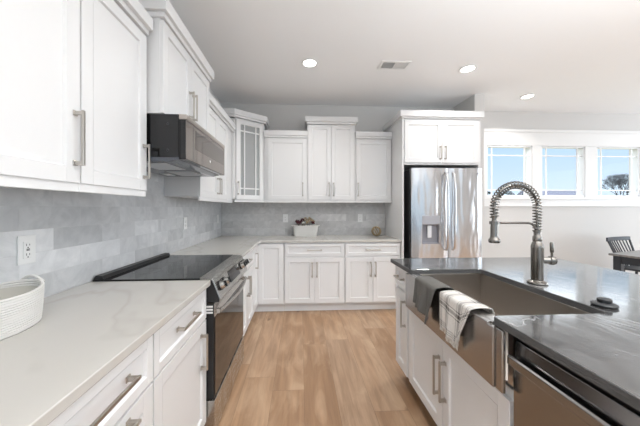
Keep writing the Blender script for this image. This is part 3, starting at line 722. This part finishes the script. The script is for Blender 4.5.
# towels draped over the apron front
def towel(name, label, y0, y1, top, front_len, back_len, m, bottom, amp, seed, fringe=None, skew=0.0):
    rnd = random.Random(seed); ph = [rnd.uniform(0, 6) for _ in range(4)]
    nu, nv = 26, 34; xf, xb = .7005, .788; zt = top
    L = [('d', front_len), ('t', xb-xf), ('b', back_len)]
    tot = front_len+(xb-xf)+back_len
    b = bmesh.new(); uvl = b.loops.layers.uv.new('UVMap'); grid = []
    for j in range(nv+1):
        row = []
        for i in range(nu+1):
            u = i/nu; v = j/nv; fl = front_len*bottom(u); s_ = v*(fl+(xb-xf)+back_len)
            y = y0+(y1-y0)*u
            wv = math.sin(u*11+ph[0])*.6+math.sin(u*23+ph[1])*.35
            if s_ < fl:
                k = 1-s_/fl; x = xf-.006-abs(amp*k*(1.0+wv))*1.0; z = zt-(fl-s_); y += skew*k + k*.012*math.sin(u*7+ph[2]) + (0.5-u)*.06*k
                if k < .12: z -= .004*(1-(k/.12))**0*((k)/.12)
            elif s_ < fl+(xb-xf):
                q = (s_-fl)/(xb-xf); x = xf-.006+(xb-xf+.012)*q; z = zt+.0085*math.sin(PI*q)**.5+.002*wv*math.sin(PI*q)**2*1.2+.002
            else:
                k = (s_-fl-(xb-xf))/back_len; x = xb+.006+.012*k+abs(amp*.35*k*wv); z = zt-back_len*k; y += .01*k*math.sin(u*6)
            row.append((b.verts.new((x, y, z)), (u, v)))
        grid.append(row)
    for j in range(nv):
        for i in range(nu):
            q = (grid[j][i], grid[j][i+1], grid[j+1][i+1], grid[j+1][i]); f = b.faces.new([a[0] for a in q]); f.smooth = True
            for lp, a in zip(f.loops, q): lp[uvl].uv = a[1]
    edge = [grid[0][i][0].co.copy() for i in range(nu+1)]
    me = bpy.data.meshes.new(name); b.to_mesh(me); b.free(); me.materials.append(m)
    o = bpy.data.objects.new(name, me); C.objects.link(o); tag(o, label, 'towel')
    so = o.modifiers.new('thick', 'SOLIDIFY'); so.thickness = .005; so.offset = 0
    if fringe:
        fb = MB()
        for i in range(nu*2):
            a = edge[i//2].lerp(edge[min(nu, i//2+1)], (i % 2)*.5)
            fb.tube([a+Vector((0, 0, .004)), a+Vector((rnd.uniform(-.003, 0), rnd.uniform(-.003, .003), -.014-rnd.random()*.005))], .0012, 5)
        fb.build('fringe', M['fringe'], o)
    return o
towel('towel', 'charcoal grey towel draped over the far part of the sink apron', 1.330, 1.560, .897, .155, .075, M['graytowel'], lambda u: 1.25-.42*u+.08*math.sin(u*9), .024, 3)
towel('towel', 'cream towel with black plaid stripes draped over the sink apron', 1.050, 1.280, .897, .19, .05, M['plaid'], lambda u: 1.04-.25*u-.40*max(0, .22-u)/.22, .014, 8, True)

# ------------------------------------------------------------------ small things on the counters
# rope basket, left foreground
t = thing('rope_basket', 'white coiled cotton rope basket on the left counter', 'basket', (-1.020, .898, .9146))
n = 48; ax_, ay_ = .115, .158
def ring_pts(sx, sy, z, sag=0): return [(sx*math.cos(2*PI*k/n), sy*math.sin(2*PI*k/n), z+sag*math.cos(4*PI*k/n)) for k in range(n)]
mb = MB()
rows = 15
for j in range(rows):
    f = j/(rows-1); k = .95+.05*math.sin(f*PI/2)
    mb.tube(ring_pts(ax_*k, ay_*k, .006+f*.118, -.006*f), .0056, 6, closed=True)
mb.build('wall', M['cotton'], t, smooth=True)
MB().lathe([(.001, .003), (.95, .003), (.95, .010), (.001, .010)], n=40, sx=ax_*.94, sy=ay_*.94).build('base', M['cotton'], t)
MB().lathe([(.93, .010), (.97, .112)], n=40, sx=ax_*.97, sy=ay_*.97, cap=False).build('lining', M['linen'], t, smooth=True)
for s in (1, -1):
    pts = [(-.045+.09*i/8, s*(ay_+.002-.004*abs(i-4)/4), .124+.0*s+.024*math.sin(PI*i/8)) for i in range(9)]
    MB().tube(pts, .0055, 8).build('handle', M['cotton'], t, smooth=True)

# white basket on back counter with dried flowers
t = thing('white_tub', 'white rectangular tub basket on the back counter', 'basket', (.075, 3.81, .9146))
def rr(hx, hy, r, z, k=5):
    out = []
    for cx_, cy_, a0 in ((hx-r, hy-r, 0), (-hx+r, hy-r, 90), (-hx+r, -hy+r, 180), (hx-r, -hy+r, 270)):
        for i in range(k+1):
            a = math.radians(a0+90*i/k); out.append((cx_+r*math.cos(a), cy_+r*math.sin(a), z))
    return out
mb = MB(); prof = [(a, b_*.85, c*1.06) for a, b_, c in [(.158, .080, 0), (.160, .082, .004), (.172, .094, .070), (.182, .104, .138), (.186, .108, .142), (.182, .104, .146), (.176, .098, .142), (.166, .088, .060), (.152, .076, .008)]]
rings = [[mb.b.verts.new(p) for p in rr(hx, hy, .035, z)] for hx, hy, z in prof]
for A, B in zip(rings, rings[1:]):
    for k in range(len(A)): mb.b.faces.new((A[k], A[(k+1) % len(A)], B[(k+1) % len(A)], B[k]))
mb.b.faces.new(rings[0][::-1]); mb.b.faces.new(rings[-1])
mb.build('tub', M['cotton'], t, smooth=True)
for s in (1, -1): MB().tube([(s*.182, -.03, .146), (s*.196, -.025, .150), (s*.200, 0, .151), (s*.196, .025, .150), (s*.182, .03, .146)], .006, 8).build('handle', M['cotton'], t, smooth=True)
t = thing('dried_flowers', 'burgundy and beige dried flowers heaped in the white tub', 'flowers', (.075, 3.81, .950))
rnd = random.Random(5)
def blossoms(name, m, spots, r):
    mb = MB()
    for (x, y, z) in spots:
        for k in range(16):
            th_, ph_ = rnd.uniform(0, 2*PI), rnd.uniform(-.4, 1.4)
            d = Vector((math.cos(th_)*math.cos(ph_), math.sin(th_)*math.cos(ph_), math.sin(ph_)))
            mb.ball(Vector((x, y, z))+d*r*rnd.uniform(.5, 1), r*.42, 1, (rnd.uniform(.6, 1.2), rnd.uniform(.6, 1.2), rnd.uniform(.5, 1)))
    return mb.build(name, m, t)
blossoms('burgundy_blossoms', M['burgundy'], [(-.10, -.03, .150), (-.045, -.01, .185), (-.065, .03, .155), (-.120, .02, .165), (.10, -.03, .150)], .030)
blossoms('beige_blossoms', M['beige'], [(.03, -.03, .160), (.075, .0, .180), (.0, .03, .20), (.115, .03, .165), (.06, .04, .20)], .032)
blossoms('filler_blossoms', M['fringe'], [(-.02, .03, .205), (.04, .05, .215), (-.03, -.04, .150), (.09, .045, .20)], .024)
mb = MB()
for k in range(26):
    a = rnd.uniform(-.13, .13); b_ = rnd.uniform(-.05, .05)
    mb.tube([(a*.7, b_, .05), (a, b_*1.1, .15), (a*1.15+rnd.uniform(-.02, .02), b_*1.3, .17+rnd.uniform(0, .055))], .0016, 5)
mb.build('stems', M['twig'], t)
mb = MB()
for k in range(18):
    x, y, z = rnd.uniform(-.06, .14), rnd.uniform(-.05, .05), rnd.uniform(.14, .20); a = rnd.uniform(0, PI); dx, dy = math.cos(a)*.028, math.sin(a)*.028
    mb.quad((x-dx, y-dy, z), (x-dy*.3, y+dx*.3, z+.010), (x+dx, y+dy, z+.014), (x+dy*.3, y-dx*.3, z+.004))
mb.build('leaves', M['sage'], t)
# rattan ball
mb = MB(); rb_ = .068
for k in range(9):
    q = Euler((rnd.uniform(0, PI), rnd.uniform(0, PI), rnd.uniform(0, PI))).to_matrix()
    for dz in (-.006, .0, .006):
        r = math.sqrt(rb_**2-dz**2); mb.tube([q @ Vector((r*math.cos(2*PI*i/32), r*math.sin(2*PI*i/32), dz)) for i in range(32)], .0028, 5, closed=True)
o = mb.build('rattan_ball', M['rattan'], None, smooth=True); o.location = (1.09, 3.74, .9146+rb_+.003); tag(o, 'small woven golden rattan ball on the back counter', 'ornament')

# outlets and switch plates
def outlet(loc, rz, label, gfci=False, kind='outlet', wd=.072):
    t = thing('wall_'+kind, label, kind, loc, rz, None)
    MB().box(-wd/2, wd/2, -.0065, -.0005, -.060, .060).build('cover_plate', M['plastic'], t, bevel=.002)
    if kind == 'switch':
        MB().box(-.016, .016, -.010, -.006, -.034, .034).build('rocker', M['plastic'], t, bevel=.002); return t
    o = MB().box(-.018, .018, -.0095, -.006, -.036, .036).build('receptacle', M['plastic'], t, bevel=.002) if gfci else MB().lathe([(.001, -.0095), (.017, -.0095), (.0175, -.006)], (0, 0, .020), 20, 'y').lathe([(.001, -.0095), (.017, -.0095), (.0175, -.006)], (0, 0, -.020), 20, 'y').build('receptacle', M['plastic'], t)
    s = MB()
    for zz in (.020, -.020):
        s.box(-.0075, -.0055, -.0100, -.0090, zz-.004, zz+.005).box(.0055, .0075, -.0100, -.0090, zz-.003, zz+.004).lathe([(.0003, -.0100), (.0026, -.0100), (.0026, -.0090)], (0, 0, zz-.011), 10, 'y')
    s.build('slots', M['slot'], o)
    if gfci: MB().box(-.006, .006, -.0112, -.0092, -.004, -.0008).box(-.006, .006, -.0112, -.0092, .0008, .004).build('test_buttons', M['slot'], o)
    return t
XT = XL+.009
outlet((XT, 1.172, 1.144), R90, 'white outlet plate on the tiled left wall above the rope basket', True)
outlet((XT, 2.71, 1.165), R90, 'white outlet plate on the left tile wall just past the range')
outlet((XT, 3.76, 1.165), R90, 'white switch plate on the left tile wall close to the inside corner', kind='switch')
outlet((-.22, YB-.009, 1.165), 0, 'white outlet plate on the back tile wall left of the white tub')
outlet((.90, YB-.009, 1.165), 0, 'white outlet plate on the back tile wall left of the rattan ball')

# ------------------------------------------------------------------ dining table and chair
t = thing('dining_table', 'dark dining table with a grey top beyond the island', 'table', (4.035, 2.258, 0), .28)
MB().box(0, 1.7, 0, .85, .735, .760).build('tabletop', M['tabletop'], t, bevel=.003)
MB().box(.035, 1.665, .04, .065, .645, .735).box(.035, 1.665, .785, .81, .645, .735).box(.035, .06, .065, .785, .645, .735).box(1.64, 1.665, .065, .785, .645, .735).build('apron', M['darkwood'], t)
for x in (.025, 1.60):
    for y in (.03, .75): MB().box(x, x+.075, y, y+.07, 0, .735).build('leg', M['darkwood'], t, bevel=.003)
def chair(loc, rz, label):
    t = thing('dining_chair', label, 'chair', loc, rz, None)
    MB().prism([(-.20, -.20), (.20, -.20), (.215, .16), (.17, .21), (-.17, .21), (-.215, .16)], .435, .462).build('seat', M['darkwood'], t, bevel=.006)
    for x, y, dx, dy in ((-.17, -.15, -.035, -.05), (.17, -.15, .035, -.05), (-.17, .16, -.03, .04), (.17, .16, .03, .04)):
        MB().tube([(x, y, .436), (x+dx*.5, y+dy*.5, .22), (x+dx, y+dy, 0)], [.014, .018, .011], 10).build('leg', M['darkwood'], t, smooth=True)
    MB().tube([(-.19, -.0, .2), (.19, 0, .2)], .009, 8).tube([(-.187, -.17, .22), (-.19, .18, .22)], .009, 8).tube([(.187, -.17, .22), (.19, .18, .22)], .009, 8).build('stretcher', M['darkwood'], t)
    pts = [(-.30+.60*i/8, .315+.0-.03*(abs(i-4)/4)**2, .852) for i in range(9)]
    r = MB()
    A = [[r.b.verts.new((p[0], p[1]+dy, p[2]+dz)) for dy, dz in ((-.010, -.028), (.010, -.028), (.012, .030), (-.008, .030))] for p in pts]
    for a, b in zip(A, A[1:]):
        for k in range(4): r.b.faces.new((a[k], a[(k+1) % 4], b[(k+1) % 4], b[k]))
    r.b.faces.new(A[0][::-1]); r.b.faces.new(A[-1]); r.build('top_rail', M['darkwood'], t, bevel=.003)
    for i in range(9):
        u = i/8-.5; rad = .013 if i in (0, 8) else .0085
        MB().tube([(u*.46, .185-.02*abs(u)*2, .455), (u*.51, .245-.02*abs(u)*2, .66), (u*.56, .310-.03*(abs(u)*2)**2,   .832)], rad, 8).build('spindle', M['darkwood'], t, smooth=True)
    return t
chair((4.87, 3.47, 0), .28, 'dark spindle-back dining chair behind the dining table')

# ------------------------------------------------------------------ outside
t = thing('house', 'distant house with a grey shingle roof seen through the middle window', 'building', (46.8, 49, -.3))
MB().box(0, 10.6, .6, 7, 0, 2.9).build('walls', M['siding'], t)
MB().prism([(-.2, 2.7), (3.8, 5.35), (7.8, 2.7)], -.6, 11.2, 'x').build('roof', M['roof'], t)
def blob_tree(name, label, x, y, h, wd, m, n=110, cone=False, z0=.15, seed=1):
    rd = random.Random(seed); t = thing(name, label, 'tree', (x, y, -.3))
    MB().tube([(0, 0, 0), (0, 0, h*.6)], [.14, .08], 6).build('trunk', M['bark'], t)
    mb = MB()
    for k in range(n):
        f = rd.random(); z = h*(z0+(1-z0)*f); rad = wd/2*((1-f) if cone else math.sin(PI*min(1, .12+.86*f))**.6); a = rd.uniform(0, 2*PI); q = rad*rd.random()**.5
        mb.ball((q*math.cos(a), q*math.sin(a), z-.05*h), wd*.09*rd.uniform(.6, 1.2), 1, (1, 1, .7))
    mb.build('foliage', m, t); return t
def bare_tree(label, x, y, h, wd, seed=2):
    rd = random.Random(seed); t = thing('bare_tree', label, 'tree', (x, y, -.3)); mb = MB()
    MB().tube([(0, 0, 0), (.05, 0, h*.22), (0, 0, h*.42)], [.28, .22, .17], 8).build('trunk', M['bark'], t)
    def grow(p, d, L, r, dep):
        q = p+d*L; mb.tube([p, (p+q)/2+Vector((rd.uniform(-.04, .04)*L, rd.uniform(-.04, .04)*L, 0)), q], [r, r*.85, r*.68], 4)
        if dep == 0: return
        for k in range(4 if dep > 1 else 3):
            nd = (d+Vector((rd.uniform(-.75, .75), rd.uniform(-.6, .6), rd.uniform(-.25, .5)))).normalized(); grow(q, nd, L*.74, max(.018, r*.6), dep-1)
    for k in range(6):
        a = 2*PI*k/6; grow(Vector((0, 0, h*.36)), Vector((math.cos(a)*(.65 if k % 2 else .3), math.sin(a)*.4, .9)).normalized(), h*(.21 if k % 2 else .25), .10, 4)
    mb.build('branches', M['bark'], t); return t

bare_tree('large bare leafless tree seen through the right window', 71.0, 55, 8.6, 4)
blob_tree('evergreen_tree', 'dark evergreen at the right edge of the right window', 83.8, 62, 9.3, 3.0, M['evergreen'], 160, False, .1, 4)
for i, (x, y, h, wd, k, lab) in enumerate(((66.5, 58, 6.6, 3.4, 'shrub', 'pale hazy shrub at the left of the right window'), (67.2, 53, 4.6, 2.6, 'evergreen', 'low dark bush at the lower left of the right window'), (65.2, 49, 4.3, 2.6, 'evergreen', 'low dark bush under the bare tree'), (74.0, 54, 5.2, 2.6, 'evergreen', 'taller dark bush right of the bare tree trunk'),
        (32.3, 44, 4.7, 2.0, 'evergreen', 'dark bush at the left edge of the left window'), (35.8, 44, 4.9, 3.0, 'shrub', 'grey-green bush inside the faucet arch'), (39.7, 44, 5.2, 2.4, 'evergreen', 'dark bush at the right edge of the left window'))):
    blob_tree('bush', lab, x, y, h, wd, M[k], 120, False, .1, 10+i)
